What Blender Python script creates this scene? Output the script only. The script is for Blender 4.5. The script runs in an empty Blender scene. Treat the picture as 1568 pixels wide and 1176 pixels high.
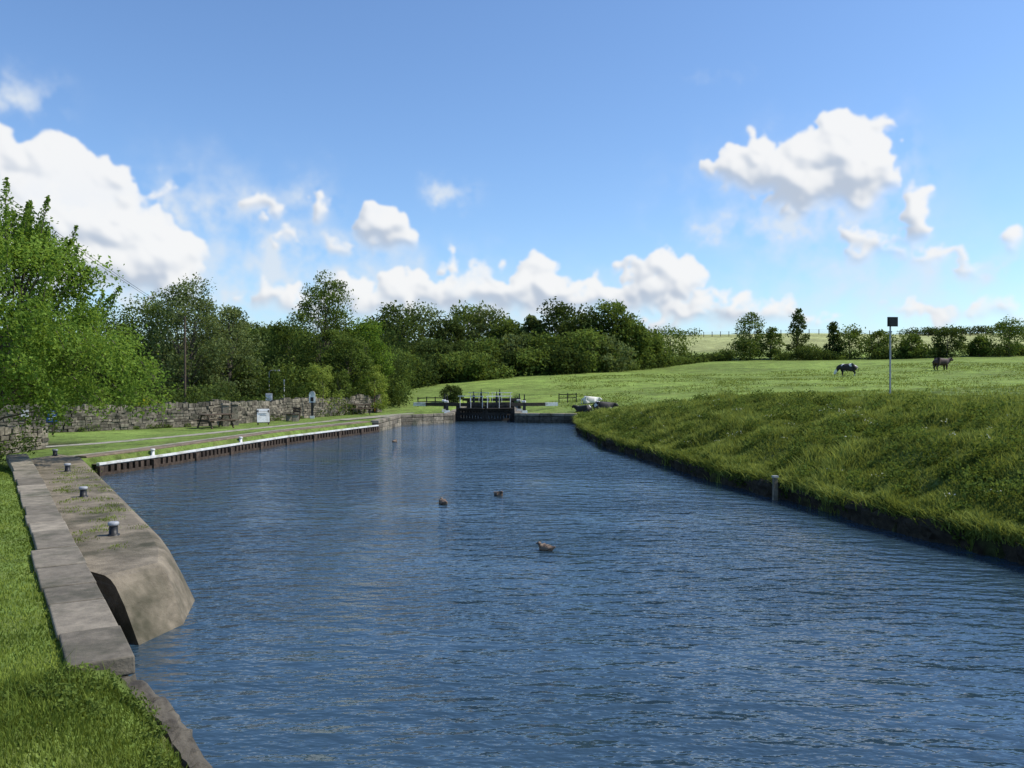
import bpy, math, random
import numpy as np
from mathutils import Vector
rs=np.random.RandomState(7); random.seed(7)
F=1270.0; CH=3.3
def PX(px,d): return (px-784)/F*d
def sst(a,b,x):
    t=np.clip((np.asarray(x,float)-a)/(b-a),0,1); return t*t*(3-2*t)
scene=bpy.context.scene
# ------------------------------------------------ mesh builder
class MB:
    def __init__(s): s.V=[];s.L=[];s.n=0
    def add(s,V,Fc,m=0,r=.5,sm=False):
        V=np.asarray(V,float).reshape(-1,3); Fc=np.asarray(Fc,int)
        k=len(Fc)
        r=np.full(k,r,float) if np.isscalar(r) else np.asarray(r,float)
        s.V.append(V); s.L.append((Fc+s.n,m,r,sm)); s.n+=len(V)
    def build(s,name,mats):
        me=bpy.data.meshes.new(name); V=np.concatenate(s.V)
        me.vertices.add(len(V)); me.vertices.foreach_set('co',V.ravel())
        loops=np.concatenate([f.ravel() for f,_,_,_ in s.L])
        tot=np.concatenate([np.full(len(f),f.shape[1]) for f,_,_,_ in s.L])
        st=np.concatenate([[0],np.cumsum(tot)[:-1]])
        mi=np.concatenate([np.full(len(f),m) for f,m,_,_ in s.L])
        rr=np.concatenate([r for _,_,r,_ in s.L])
        sm=np.concatenate([np.full(len(f),x) for f,_,_,x in s.L])
        me.loops.add(len(loops)); me.loops.foreach_set('vertex_index',loops.astype(np.int32))
        me.polygons.add(len(tot)); me.polygons.foreach_set('loop_start',st.astype(np.int32))
        me.polygons.foreach_set('loop_total',tot.astype(np.int32))
        me.polygons.foreach_set('material_index',mi.astype(np.int32))
        me.polygons.foreach_set('use_smooth',sm.astype(bool))
        for m in mats: me.materials.append(m)
        me.update(calc_edges=True); me.validate()
        a=me.attributes.new('rnd','FLOAT','FACE'); a.data.foreach_set('value',rr.astype(np.float32))
        ob=bpy.data.objects.new(name,me); scene.collection.objects.link(ob)
        return ob
BF=np.array([[0,1,3,2],[4,6,7,5],[0,4,5,1],[2,3,7,6],[0,2,6,4],[1,5,7,3]])
def box(mb,c,s,rz=0,m=0,r=.5,jit=0,tx=0,taper=1):
    v=np.array([[x,y,z] for x in(-.5,.5) for y in(-.5,.5) for z in(-.5,.5)])*np.array(s)
    v[v[:,2]>0,:2]*=taper
    if jit: v+=rs.uniform(-jit,jit,v.shape)
    if tx:
        cx,sx=math.cos(tx),math.sin(tx); y=v[:,1]*cx-v[:,2]*sx; z=v[:,1]*sx+v[:,2]*cx; v[:,1]=y;v[:,2]=z
    cz,sz=math.cos(rz),math.sin(rz)
    x=v[:,0]*cz-v[:,1]*sz; y=v[:,0]*sz+v[:,1]*cz; v[:,0]=x;v[:,1]=y
    mb.add(v+np.array(c),BF,m,r)
def beam(mb,a,b,w,h,m=0,r=.5):
    a=np.array(a,float);b=np.array(b,float);t=b-a;L=np.linalg.norm(t);t/=L
    u=np.cross(t,[0,0,1]);
    if np.linalg.norm(u)<1e-3:u=np.array([1,0,0.])
    u/=np.linalg.norm(u);n=np.cross(u,t)
    v=[a+t*L*i+u*w*j+n*h*k for i in(0,1) for j in(-.5,.5) for k in(-.5,.5)]
    mb.add(v,BF,m,r)
def tube(mb,pts,rad,sides=7,m=0,r=.5,cap=True):
    pts=np.asarray(pts,float);n=len(pts);rad=np.broadcast_to(np.asarray(rad,float),(n,))
    T=np.gradient(pts,axis=0);T/=np.linalg.norm(T,axis=1)[:,None]+1e-9
    ref=np.array([1,0,0.]) if abs(T[0,2])>.7 else np.array([0,0,1.])
    U=np.cross(T,ref);U/=np.linalg.norm(U,axis=1)[:,None]+1e-9;W=np.cross(T,U)
    a=np.arange(sides)*2*math.pi/sides
    V=pts[:,None,:]+rad[:,None,None]*(np.cos(a)[None,:,None]*U[:,None,:]+np.sin(a)[None,:,None]*W[:,None,:])
    i=np.arange(n-1)[:,None]*sides;j=np.arange(sides)[None,:];j2=(j+1)%sides
    Fq=np.stack([i+j,i+j2,i+sides+j2,i+sides+j],-1).reshape(-1,4)
    mb.add(V.reshape(-1,3),Fq,m,r,True)
    if cap:
        mb.add(V[-1],[list(range(sides))],m,r); mb.add(V[0],[list(range(sides))],m,r)
def normals(P):
    P=np.asarray(P,float);T=np.gradient(P,axis=0);T/=np.linalg.norm(T,axis=1)[:,None]
    return np.stack([-T[:,1],T[:,0]],1)
def resample(P,step):
    P=np.asarray(P,float);d=np.r_[0,np.cumsum(np.linalg.norm(np.diff(P,axis=0),axis=1))]
    n=max(2,int(d[-1]/step)+1);t=np.linspace(0,d[-1],n)
    return np.stack([np.interp(t,d,P[:,0]),np.interp(t,d,P[:,1])],1)
def sweep(mb,P,prof,m=0,closed=False,r=.5):
    P=np.asarray(P,float);N=normals(P);k=len(prof)
    V=np.array([[ [p[0]+n[0]*o,p[1]+n[1]*o,z] for o,z in prof] for p,n in zip(P,N)])
    i=np.arange(len(P)-1)[:,None]*k;j=np.arange(k if closed else k-1)[None,:];j2=(j+1)%k
    mb.add(V.reshape(-1,3),np.stack([i+j,i+j2,i+k+j2,i+k+j],-1).reshape(-1,4),m,r)
    if closed:
        mb.add(V[0],[list(range(k))],m,r);mb.add(V[-1],[list(range(k))],m,r)
# ------------------------------------------------ materials
def newmat(name):
    m=bpy.data.materials.new(name);m.use_nodes=True;nt=m.node_tree
    b=nt.nodes['Principled BSDF'];return m,nt,b
def nd(nt,t,**k):
    n=nt.nodes.new(t)
    for a,v in k.items():setattr(n,a,v)
    return n
def mixc(nt,f,a,b,bt='MIX'):
    n=nt.nodes.new('ShaderNodeMix');n.data_type='RGBA';n.blend_type=bt
    for s,v in((n.inputs[0],f),(n.inputs[6],a),(n.inputs[7],b)):
        if isinstance(v,bpy.types.NodeSocket):nt.links.new(v,s)
        elif isinstance(v,(int,float)):s.default_value=v
        else:s.default_value=(*v[:3],1)
    return n.outputs[2]
def noise(nt,vec,scale,detail=5,rough=.6):
    n=nd(nt,'ShaderNodeTexNoise');n.inputs['Scale'].default_value=scale;n.inputs['Detail'].default_value=detail;n.inputs['Roughness'].default_value=rough
    if vec is not None:nt.links.new(vec,n.inputs['Vector'])
    return n.outputs[0]
def mrange(nt,v,a,b,c=0,d=1):
    n=nd(nt,'ShaderNodeMapRange');nt.links.new(v,n.inputs[0])
    for i,x in enumerate((a,b,c,d)):n.inputs[i+1].default_value=x
    return n.outputs[0]
def mth(nt,op,a,b=None):
    n=nd(nt,'ShaderNodeMath',operation=op)
    for i,v in enumerate((a,b)):
        if v is None:continue
        if isinstance(v,bpy.types.NodeSocket):nt.links.new(v,n.inputs[i])
        else:n.inputs[i].default_value=v
    return n.outputs[0]
def M(name,c1,c2,scale=4,rough=.85,bump=.4,dist=.02,stain=None,rnd=0,bscale=None,spec=.3):
    m,nt,b=newmat(name);tc=nd(nt,'ShaderNodeTexCoord').outputs['Object']
    f=mrange(nt,noise(nt,tc,scale,5,.65),.32,.68)
    c=mixc(nt,f,c1,c2)
    if stain:
        c=mixc(nt,mrange(nt,noise(nt,tc,scale*.23,4,.7),.48,.66),c,stain)
    if rnd:
        at=nd(nt,'ShaderNodeAttribute',attribute_name='rnd')
        g=mrange(nt,at.outputs['Fac'],0,1,1-rnd,1+rnd)
        cc=nd(nt,'ShaderNodeCombineColor')
        for i in range(3):nt.links.new(g,cc.inputs[i])
        c=mixc(nt,1.0,c,cc.outputs[0],'MULTIPLY')
    nt.links.new(c,b.inputs['Base Color']);b.inputs['Roughness'].default_value=rough
    b.inputs['Specular IOR Level'].default_value=spec
    bp=nd(nt,'ShaderNodeBump');bp.inputs['Strength'].default_value=bump;bp.inputs['Distance'].default_value=dist
    nt.links.new(noise(nt,tc,bscale or scale*5,5,.7),bp.inputs['Height']);nt.links.new(bp.outputs[0],b.inputs['Normal'])
    return m
def FOL(name,dark,light,trans=.35,nscale=.5):
    m,nt,b=newmat(name);nt.nodes.remove(b);out=nt.nodes['Material Output']
    at=nd(nt,'ShaderNodeAttribute',attribute_name='rnd').outputs['Fac']
    tc=nd(nt,'ShaderNodeTexCoord').outputs['Object']
    n=mrange(nt,noise(nt,tc,nscale,1),.3,.7,-.3,.3)
    ad=nd(nt,'ShaderNodeMath',operation='ADD');ad.use_clamp=True;nt.links.new(at,ad.inputs[0]);nt.links.new(n,ad.inputs[1])
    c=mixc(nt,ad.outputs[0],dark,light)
    d=nd(nt,'ShaderNodeBsdfDiffuse');nt.links.new(c,d.inputs[0])
    t=nd(nt,'ShaderNodeBsdfTranslucent');nt.links.new(mixc(nt,.5,c,[min(1,light[0]*1.5),min(1,light[1]*1.4),light[2]*.6]),t.inputs[0])
    mx=nd(nt,'ShaderNodeMixShader');mx.inputs[0].default_value=trans
    nt.links.new(d.outputs[0],mx.inputs[1]);nt.links.new(t.outputs[0],mx.inputs[2])
    nt.links.new(mx.outputs[0],out.inputs[0])
    return m
bark=M('bark',(.06,.05,.035),(.17,.145,.11),6,bump=.8)
concrete=M('weathered_concrete',(.16,.135,.10),(.30,.26,.20),5,stain=(.09,.085,.06),bump=.5,dist=.015)
pierm=M('pier_concrete',(.12,.10,.07),(.27,.225,.16),3,stain=(.06,.055,.032),bump=.8,dist=.03)
slabm=M('coping_stone',(.14,.12,.09),(.28,.24,.18),5,stain=(.09,.085,.055),bump=.7,dist=.015,rnd=.38)
stonem=M('wall_stone',(.10,.085,.062),(.27,.235,.175),7,bump=.7,dist=.03,rnd=.5,stain=(.06,.06,.04))
darkstone=M('dark_wet_stone',(.035,.03,.024),(.12,.105,.08),5,bump=.8,dist=.03,rnd=.3)
rustm=M('weathered_kerb',(.12,.09,.06),(.22,.17,.12),3,stain=(.10,.08,.055),bump=.5)
pilem=M('pile_timber',(.022,.016,.012),(.085,.06,.042),6,bump=.6,rnd=.4)
whitep=M('white_paint',(.55,.55,.52),(.80,.80,.78),8,rough=.5,bump=.15,stain=(.40,.38,.32))
blackp=M('black_paint',(.012,.012,.012),(.03,.03,.03),8,rough=.45,bump=.15)
timber=M('weathered_timber',(.05,.035,.022),(.13,.095,.065),9,bump=.5,rnd=.3)
gatem=M('gate_timber',(.02,.018,.015),(.06,.05,.04),7,bump=.5,rnd=.3)
greym=M('galvanised_steel',(.25,.26,.27),(.38,.39,.4),9,rough=.5,bump=.1)
pathm=M('gravel_path',(.22,.20,.15),(.38,.35,.28),9,bump=.5,dist=.01,stain=(.14,.16,.07))
bluem=M('blue_sign_face',(.02,.07,.25),(.03,.09,.3),3,rough=.4,bump=.02)
redm=M('orange_plastic',(.5,.08,.03),(.6,.12,.04),4,rough=.5,bump=.05)
mudm=M('bank_mud',(.018,.014,.009),(.06,.048,.03),5,bump=.9,dist=.05)
f_will=FOL('foliage_bright',(.055,.105,.018),(.23,.34,.06),.4)
f_grey=FOL('foliage_greygreen',(.055,.08,.03),(.20,.245,.09),.3)
f_mid=FOL('foliage_mid',(.032,.058,.015),(.16,.215,.048),.33)
f_dark=FOL('foliage_dark',(.02,.036,.011),(.095,.13,.036),.3,.15)
f_yel=FOL('foliage_yellowgreen',(.09,.14,.025),(.30,.36,.08),.35)
f_flow=FOL('yellow_flowers',(.3,.25,.01),(.75,.6,.03),.3)
f_white=FOL('white_flowers',(.45,.45,.4),(.8,.8,.75),.3)
g_lawn=FOL('grass_lawn',(.08,.12,.022),(.25,.31,.06),.3,1.5)
g_bank=FOL('grass_bank',(.07,.105,.024),(.29,.335,.085),.3,.7)
# ------------------------------------------------ layout
quay=np.array([(-14.0,28.1),(-13.1,31.5),(-12.3,35.9),(-11.26,41.6),(-8.3,51.5)])
RB_Y=[-14,0,9,14.7,17.3,19.5,22.6,26.2,33,40,50,61.3];RB_X=[12,11,9.9,9.07,8.4,7.9,7.4,6.5,5.6,4.5,4.1,4.8]
basin=np.array(list(zip(RB_X,RB_Y))+[
 (0.2,62.5),(0.2,84),(-4.4,84),(-4.4,62.5),(-7.9,59),(-8.3,51.5),(-11.26,41.6),(-12.3,35.9),(-13.1,31.5),(-14.0,28.1),
 (-14.9,25.4),(-12,20.9),(-3.12,6.8),(-2.75,6.7),(-2.0,6.1),(-1.6,4.2),(-1.2,-14)])
def sd(x,y):
    x=np.atleast_1d(np.asarray(x,float));y=np.atleast_1d(np.asarray(y,float))
    d=np.full(x.shape,1e9);ins=np.zeros(x.shape,bool);n=len(basin)
    for i in range(n):
        a=basin[i];b=basin[(i+1)%n];e=b-a
        wx=x-a[0];wy=y-a[1];t=np.clip((wx*e[0]+wy*e[1])/(e@e),0,1)
        d=np.minimum(d,(wx-t*e[0])**2+(wy-t*e[1])**2)
        c=((a[1]>y)!=(b[1]>y))
        with np.errstate(divide='ignore',invalid='ignore'):
            xi=(b[0]-a[0])*(y-a[1])/((b[1]-a[1]) if b[1]!=a[1] else 1e-9)+a[0]
        ins^=(c&(x<xi))
    d=np.sqrt(d);return np.where(ins,-d,d)
def gz(x,y,raw=False):
    x=np.atleast_1d(np.asarray(x,float));y=np.atleast_1d(np.asarray(y,float));s=sd(x,y)
    far=.1*np.clip(y-150,0,105)-.05*np.clip(y-262,0,400)
    und=.35*np.sin(x*.11+1)*np.sin(y*.07)*sst(70,110,y)
    zl=.6+.35*(1-sst(19,25.5,y))+.045*np.clip(y-72,0,78)+far
    # near the camera the lawn rolls down to the water beyond the end of the coping
    drop=sst(-3.35,-2.15,x)
    zl=np.where(y<9,zl-(zl-.03)*drop*(1-sst(6.6,8,y)),zl)
    fade=1-sst(40,61,y)
    bump=.09*np.sin(x*1.9+.6*np.sin(y*1.3))*np.sin(y*1.1+x*.4)+.06*np.sin(x*4.1+y*2.7)
    zr=.5+(.55*sst(0,2.6,s)+.45*sst(0,8,s))*((1.4*fade+.3)+bump*(1-sst(50,70,y)))+sst(2,9,s)*.034*(np.clip(x,-20,60)-6)+.05*np.clip(y-62,0,85)+far
    w=sst(0,3,x)*(1-sst(62,75,y))+sst(-25,5,x)*sst(62,75,y)
    z=zl*(1-w)+zr*w+und
    nat=(x>1)|(y<6.9)
    wob=.12*np.sin(y*2.3)+.08*np.sin(y*5.1+1)
    s2=s-np.where((x>1)&(y<60),.1+wob,0)
    k=np.where(nat,sst(-.12,.12,s2),sst(.1,.32,s))
    return z*k+(-.9)*(1-k)
def gz1(x,y): return float(gz(x,y)[0])
# ------------------------------------------------ ground
def axis(a,b,st,lo,hi):
    c=list(np.arange(a,b,st));s=st;v=b
    while v<hi:c.append(v);s=min(s*1.18,120);v+=s
    s=st;v=a-st;L=[]
    while v>lo:L.append(v);s=min(s*1.18,120);v-=s
    return np.array(L[::-1]+c)
xs=axis(-26,34,.24,-2200,2200);ys=axis(-2,70,.24,-600,2600)
xs=np.unique(np.r_[xs,np.arange(-4,-1.5,.08)]);ys=np.unique(np.r_[ys,np.arange(5.4,7.4,.08)])
X,Y=np.meshgrid(xs,ys);Z=gz(X.ravel(),Y.ravel());nx=len(xs);ny=len(ys)
V=np.stack([X.ravel(),Y.ravel(),Z],1)
i=(np.arange(ny-1)[:,None]*nx+np.arange(nx-1)[None,:]).ravel()
mb=MB();mb.add(V,np.stack([i,i+1,i+nx+1,i+nx],1),0,.5,True)
x,y=V[:,0],V[:,1];S=sd(x,y)
def cm(a,b,t):return a*(1-t[:,None])+np.array(b)*t[:,None]
C=np.tile(np.array([.15,.215,.048]),(len(V),1))        # lawn
rt=sst(0,3,x)*(1-sst(60,66,y))
C=cm(C,(.15,.205,.05),rt)
rough=rt*(1-sst(3.5,9,S))
C=cm(C,(.13,.165,.048),rough)
C=cm(C,(.18,.25,.053),sst(62,75,y)*sst(-14,-6,x))
C=cm(C,(.03,.045,.015),sst(66,74,y)*(1-sst(-26,-15,x)))
C=cm(C,(.34,.36,.15),sst(168,176,y))
C=cm(C,(.025,.019,.012),(1-sst(.0,.3,S))*((x>0)|(y<7)))
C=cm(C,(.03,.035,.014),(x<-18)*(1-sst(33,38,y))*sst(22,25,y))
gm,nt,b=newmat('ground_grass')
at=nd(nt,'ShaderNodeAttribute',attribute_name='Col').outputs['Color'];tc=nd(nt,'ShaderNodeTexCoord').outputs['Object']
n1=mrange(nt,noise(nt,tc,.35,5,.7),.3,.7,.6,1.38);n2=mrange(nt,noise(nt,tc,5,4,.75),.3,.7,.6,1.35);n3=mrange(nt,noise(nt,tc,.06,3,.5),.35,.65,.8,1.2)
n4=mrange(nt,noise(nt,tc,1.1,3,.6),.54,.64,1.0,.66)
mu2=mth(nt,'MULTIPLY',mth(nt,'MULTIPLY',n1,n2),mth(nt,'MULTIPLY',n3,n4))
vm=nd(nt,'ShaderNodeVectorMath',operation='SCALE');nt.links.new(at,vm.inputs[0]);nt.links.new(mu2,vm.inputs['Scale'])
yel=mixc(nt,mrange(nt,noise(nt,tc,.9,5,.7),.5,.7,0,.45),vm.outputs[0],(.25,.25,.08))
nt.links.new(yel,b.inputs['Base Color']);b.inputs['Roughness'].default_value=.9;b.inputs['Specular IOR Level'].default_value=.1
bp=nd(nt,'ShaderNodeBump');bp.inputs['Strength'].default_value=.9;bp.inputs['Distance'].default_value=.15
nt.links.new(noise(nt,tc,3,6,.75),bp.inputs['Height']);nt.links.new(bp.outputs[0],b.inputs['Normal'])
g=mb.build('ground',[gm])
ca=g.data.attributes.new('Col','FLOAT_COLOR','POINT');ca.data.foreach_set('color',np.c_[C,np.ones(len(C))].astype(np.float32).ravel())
# ------------------------------------------------ water
mb=MB();mb.add([(-20,-16,0),(14,-16,0),(14,86,0),(-20,86,0)],[[0,1,2,3]])
wm,nt,b=newmat('canal_water_surface')
tc=nd(nt,'ShaderNodeTexCoord').outputs['Object']
def mapp(rot,sc):
    m=nd(nt,'ShaderNodeMapping');m.inputs['Rotation'].default_value=(0,0,rot);m.inputs['Scale'].default_value=sc;nt.links.new(tc,m.inputs[0]);return m.outputs[0]
a=noise(nt,mapp(.45,(1.1,2.4,1)),1.0,3,.5);a2=noise(nt,mapp(-.35,(2.8,5.4,1)),1.0,3,.5);a3=noise(nt,mapp(.1,(.14,.22,1)),1,3,.5)
m0=mth(nt,'ADD',a,mth(nt,'MULTIPLY',a2,.5))
st=mrange(nt,a3,.35,.65,.32,1.0)
bp=nd(nt,'ShaderNodeBump');bp.inputs['Distance'].default_value=.17;nt.links.new(st,bp.inputs['Strength']);nt.links.new(m0,bp.inputs['Height']);nt.links.new(bp.outputs[0],b.inputs['Normal'])
b.inputs['Base Color'].default_value=(.028,.056,.082,1);b.inputs['Roughness'].default_value=.03;b.inputs['IOR'].default_value=1.6
mb.build('canal_water',[wm])
# ------------------------------------------------ quay coping (near left)
cl=np.array([(-3.12,6.8),(-7.56,13.85),(-12,20.9),(-14.9,25.4)])
mb=MB();R=resample(cl,.45);sweep(mb,R,[(.04,-.9),(.02,.86),(.30,.86),(.34,-.9)],1,True)
d=np.r_[0,np.cumsum(np.linalg.norm(np.diff(cl,axis=0),axis=1))];pos=0
while pos<d[-1]-.2:
    L=random.uniform(.8,1.5);L=min(L,d[-1]-pos);c=pos+L/2
    px_=np.interp(c,d,cl[:,0]);py_=np.interp(c,d,cl[:,1]);q=np.interp([c-.1,c+.1],d,cl[:,0]);q2=np.interp([c-.1,c+.1],d,cl[:,1])
    an=math.atan2(q2[1]-q2[0],q[1]-q[0]);nx_,ny_=-math.sin(an),math.cos(an)
    w=random.uniform(.49,.56)
    box(mb,(px_+nx_*(w/2-.03),py_+ny_*(w/2-.03),.94+random.uniform(-.012,.012)),(L-.03,w,.15),an,0,random.random(),.008)
    pos+=L
ob=mb.build('stone_quay_coping',[slabm,darkstone])
bv=ob.modifiers.new('b','BEVEL');bv.width=.014;bv.segments=2
# sloping end of the stone quay wall
wtop=[(-3.16,6.82,.88),(-3.0,6.81,.80),(-2.86,6.80,.68),(-2.72,6.78,.54),(-2.60,6.75,.38),(-2.48,6.71,.22),(-2.36,6.66,.06),(-2.22,6.6,-.14)]
P=[];
for k in range(len(wtop)-1):
    for t in(0,.25,.5,.75):P.append(np.array(wtop[k])*(1-t)+np.array(wtop[k+1])*t)
P.append(np.array(wtop[-1]));V=[]
for p in P:
    for oy,oz in((-.26,-.6),(-.24,-.05),(-.12,.0),(.0,-.01),(.05,-.07),(.07,-.35),(.10,-.65),(.12,-1.0)):
        V.append(p+np.array([0,oy,oz])+rs.normal(0,.014,3))
k=8;n=len(P);i=np.arange(n-1)[:,None]*k;j=np.arange(k-1)[None,:]
mb=MB();mb.add(V,np.stack([i+j,i+j+1,i+k+j+1,i+k+j],-1).reshape(-1,4),0,.9);mb.build('wing_wall',[darkstone])
# ------------------------------------------------ pier
top=np.array([(-13.95,26.7),(-9.86,20.05),(-5.9,13.6),(-5.15,12.2),(-4.78,11.25),(-5.12,10.5),(-5.75,10.95),(-7.7,13.9),(-12.2,21),(-15.1,25.6),(-15,27.4)])
off=np.array([(.4,.2),(.4,.25),(.4,.25),(.42,.15),(.36,-.12),(.5,-.25),(0,-.1),(0,0),(0,0),(0,0),(0,0)])
lev=[(-.9,1.25),(0,1),(.45,.55),(.68,.25),(.76,.08),(.80,-.12)]
V=[];n=len(top)
for z,k in lev:
    for p,o in zip(top,off):V.append((p[0]+o[0]*k,p[1]+o[1]*k,z))
Fq=[]
for l in range(len(lev)-1):
    for i in range(n):j=(i+1)%n;Fq.append([l*n+i,l*n+j,l*n+n+j,l*n+n+i])
mb=MB();mb.add(V,Fq,0,.5,False);mb.add(V[-n:],[list(range(n))],0)
ob=mb.build('mooring_pier',[pierm])
mbk=MB();beam(mbk,(-5.66,10.5,.86),(-4.74,10.12,-.2),.1,.1,0);beam(mbk,(-5.66,10.5,.84),(-8.2,14.6,.84),.07,.09,0)
mbk.build('pier_rubbing_strake',[timber])
def bollard(x,y,z,h=.2,r=.075,white=False):
    mb=MB();a=0
    tube(mb,[(x,y,z-.03),(x,y,z+.02),(x,y,z+.021),(x,y,z+h*.72)],[r*1.35,r*1.35,r,r*.95],14,1 if white else 0)
    tube(mb,[(x,y,z+h*.72),(x,y,z+h*.76),(x,y,z+h*.95),(x,y,z+h)],[r*1.0,r*1.22,r*1.22,r*.9],14,1)
    return mb.build('mooring_bollard',[blackp,whitep if white else greym])
for px,py in((173,820),(127,761),(103,722),(84,698)):
    dd=2.5*F/(py-580);bollard(PX(px,dd),dd,.8,.22,.07)
Rq=resample(quay,.5);Nq=normals(Rq)
for yy in(31.2,37.2):
    k=np.argmin(abs(Rq[:,1]-yy));bollard(Rq[k,0]+Nq[k,0]*.25,Rq[k,1]+Nq[k,1]*.25,.42,.26,.07,True)
# ------------------------------------------------ piled quay
mb=MB()
sweep(mb,Rq,[(.0,.35),(-.02,.37),(-.02,.44),(.11,.445),(.11,.35)],1,True)       # white edge board
sweep(mb,Rq,[(.08,-.9),(.08,.40),(.60,.40)],2)
sweep(mb,Rq,[(.52,.38),(.50,.63),(.52,.66),(.95,.665),(.97,.4)],3,True)
sweep(mb,Rq,[(-.05,-.02),(-.05,.1),(.04,.1),(.04,-.02)],0,True)
Rp=resample(quay,.3);Np=normals(Rp)
for p,n_ in zip(Rp,Np):
    an=math.atan2(-n_[0],n_[1]);box(mb,(p[0]+n_[0]*.03,p[1]+n_[1]*.03,-.3),(.17,.12,1.24),an,0,random.random())
for p,n_ in zip(Rp[::9],Np[::9]):
    an=math.atan2(-n_[0],n_[1]);box(mb,(p[0]-n_[0]*.06,p[1]-n_[1]*.06,-.25),(.2,.12,1.15),an,0,.9)
mb.build('piled_quay',[pilem,whitep,concrete,rustm])
mb=MB();sweep(mb,Rq,[(.97,.655),(1.35,.65),(1.4,.5)],0);mb.build('quay_paving',[pathm])
tp=resample([(-20.5,30),(-17.3,34.5),(-15.4,39.5),(-13.6,46),(-11.4,53.5),(-10,59),(-7.5,66),(-5.8,73)],.6)
mb=MB();sweep(mb,tp,[(-.38,.612),(-.15,.622),(.15,.622),(.38,.612)],0);mb.build('towpath',[pathm])
mb=MB();sweep(mb,resample([(-11.3,53.5),(-9.4,58.5),(-8.2,60.5)],.5),[(-.7,.64),(.5,.65)],0);mb.build('ramp_path',[pathm])
# lock end walls
mb=MB()
for P in([(-8.3,51.5),(-7.9,59),(-4.4,62.5)],[(0.2,62.5),(4.8,61.3)]):
    for A,B in zip(P[:-1],P[1:]):
        L=math.dist(A,B);an=math.atan2(B[1]-A[1],B[0]-A[0]);n=int(L/1.1)+1
        nx_,ny_=-math.sin(an),math.cos(an)
        for i in range(n):
            t=(i+.5)/n;x=A[0]+(B[0]-A[0])*t;y=A[1]+(B[1]-A[1])*t
            box(mb,(x+nx_*.22,y+ny_*.22,.62),(L/n-.02,.5,.2),an,0,random.random(),.008)
            for r_ in range(3):
                box(mb,(x+nx_*.2,y+ny_*.2,.35-.3*r_),(L/n-.015,.42,.29),an,1 if A[0]>-1 else 2,random.random(),.012)
for x in(-4.4,.2):
    sg=-1 if x<0 else 1
    for i in range(18):
        box(mb,(x+sg*.28,63.2+i*1.2,.63),(.56,1.18,.2),0,0,random.random(),.006);
    box(mb,(x+sg*.25,73.2,-.1),(.5,21.5,1.25),0,1,.3)
ob=mb.build('lock_walls',[slabm,darkstone,stonem]);bv=ob.modifiers.new('b','BEVEL');bv.width=.02;bv.segments=1
# lock gates
def gate(name,y,col_h):
    mb=MB();cx=-2.1
    for sg in(-1,1):
        hx=cx+sg*2.12;A=np.array([hx,y,0.]);B=np.array([cx+sg*.09,y-.75 ,0.])
        for z in(-.5,.1,.55,.88):beam(mb,A+[0,0,z],B+[0,0,z],.26,.2,0,.3)
        for k in np.linspace(.05,.95,9):
            p=A+(B-A)*k+np.array([0,.1,.15]);box(mb,p,(.2,.06,1.5),math.atan2((B-A)[1],(B-A)[0]),0,random.random())
        box(mb,A+[0,0,.3],(.34,.34,1.9),0,0,.5);box(mb,B+[0,0,.2],(.22,.26,1.6),0,0,.5)
        C=A+np.array([sg*3.6,.9,0])
        beam(mb,B+[0,0,1.28],A+(C-A)*.72+[0,0,1.28],.26,.26,0,.4)
        beam(mb,A+(C-A)*.72+[0,0,1.28],C+[0,0,1.28],.28,.28,1,.4)
        off=np.array([0,-.35,0]);beam(mb,A+off+[0,0,1.0],B+off+[0,0,1.0],.4,.06,0,.8)
        for k in(.08,.5,.95):
            p=A+(B-A)*k+off;tube(mb,[p+[0,0,1],p+[0,0,1.95]],.025,6,1)
        for z in(1.95,):beam(mb,A+off+[0,0,z],B+off+[0,0,z],.06,.06,1)
        p=A+(B-A)*.6+np.array([0,.2,0]);box(mb,p+[0,0,1.5],(.22,.2,1.1),0,2,.5,taper=.7);tube(mb,[p+[0,-.1,1.8],p+[0,-.45,1.8]],.04,6,2);tube(mb,[p+[0,0,1.9],p+[0,0,2.3]],.04,6,2)
    return mb.build(name,[gatem,whitep,blackp])
gate('lock_gate',65.2,1);gate('lock_gate',81,1)
for (x,y) in((-5.0,63.9),(-5.4,66.6),(.95,63.9),(.6,67.2)):
    mb=MB();z=.6
    box(mb,(x,y,z+.12),(.5,.45,.3),.1,1,.5,taper=.8);box(mb,(x,y,z+.65),(.22,.22,.95),.1,0,.5,taper=.8)
    tube(mb,[(x,y,z+1.0),(x,y,z+1.5)],.045,8,0);tube(mb,[(x-.2,y-.12,z+.95),(x+.1,y-.2,z+.95)],.09,10,1)
    mb.build('paddle_gear',[blackp,whitep])
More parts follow.
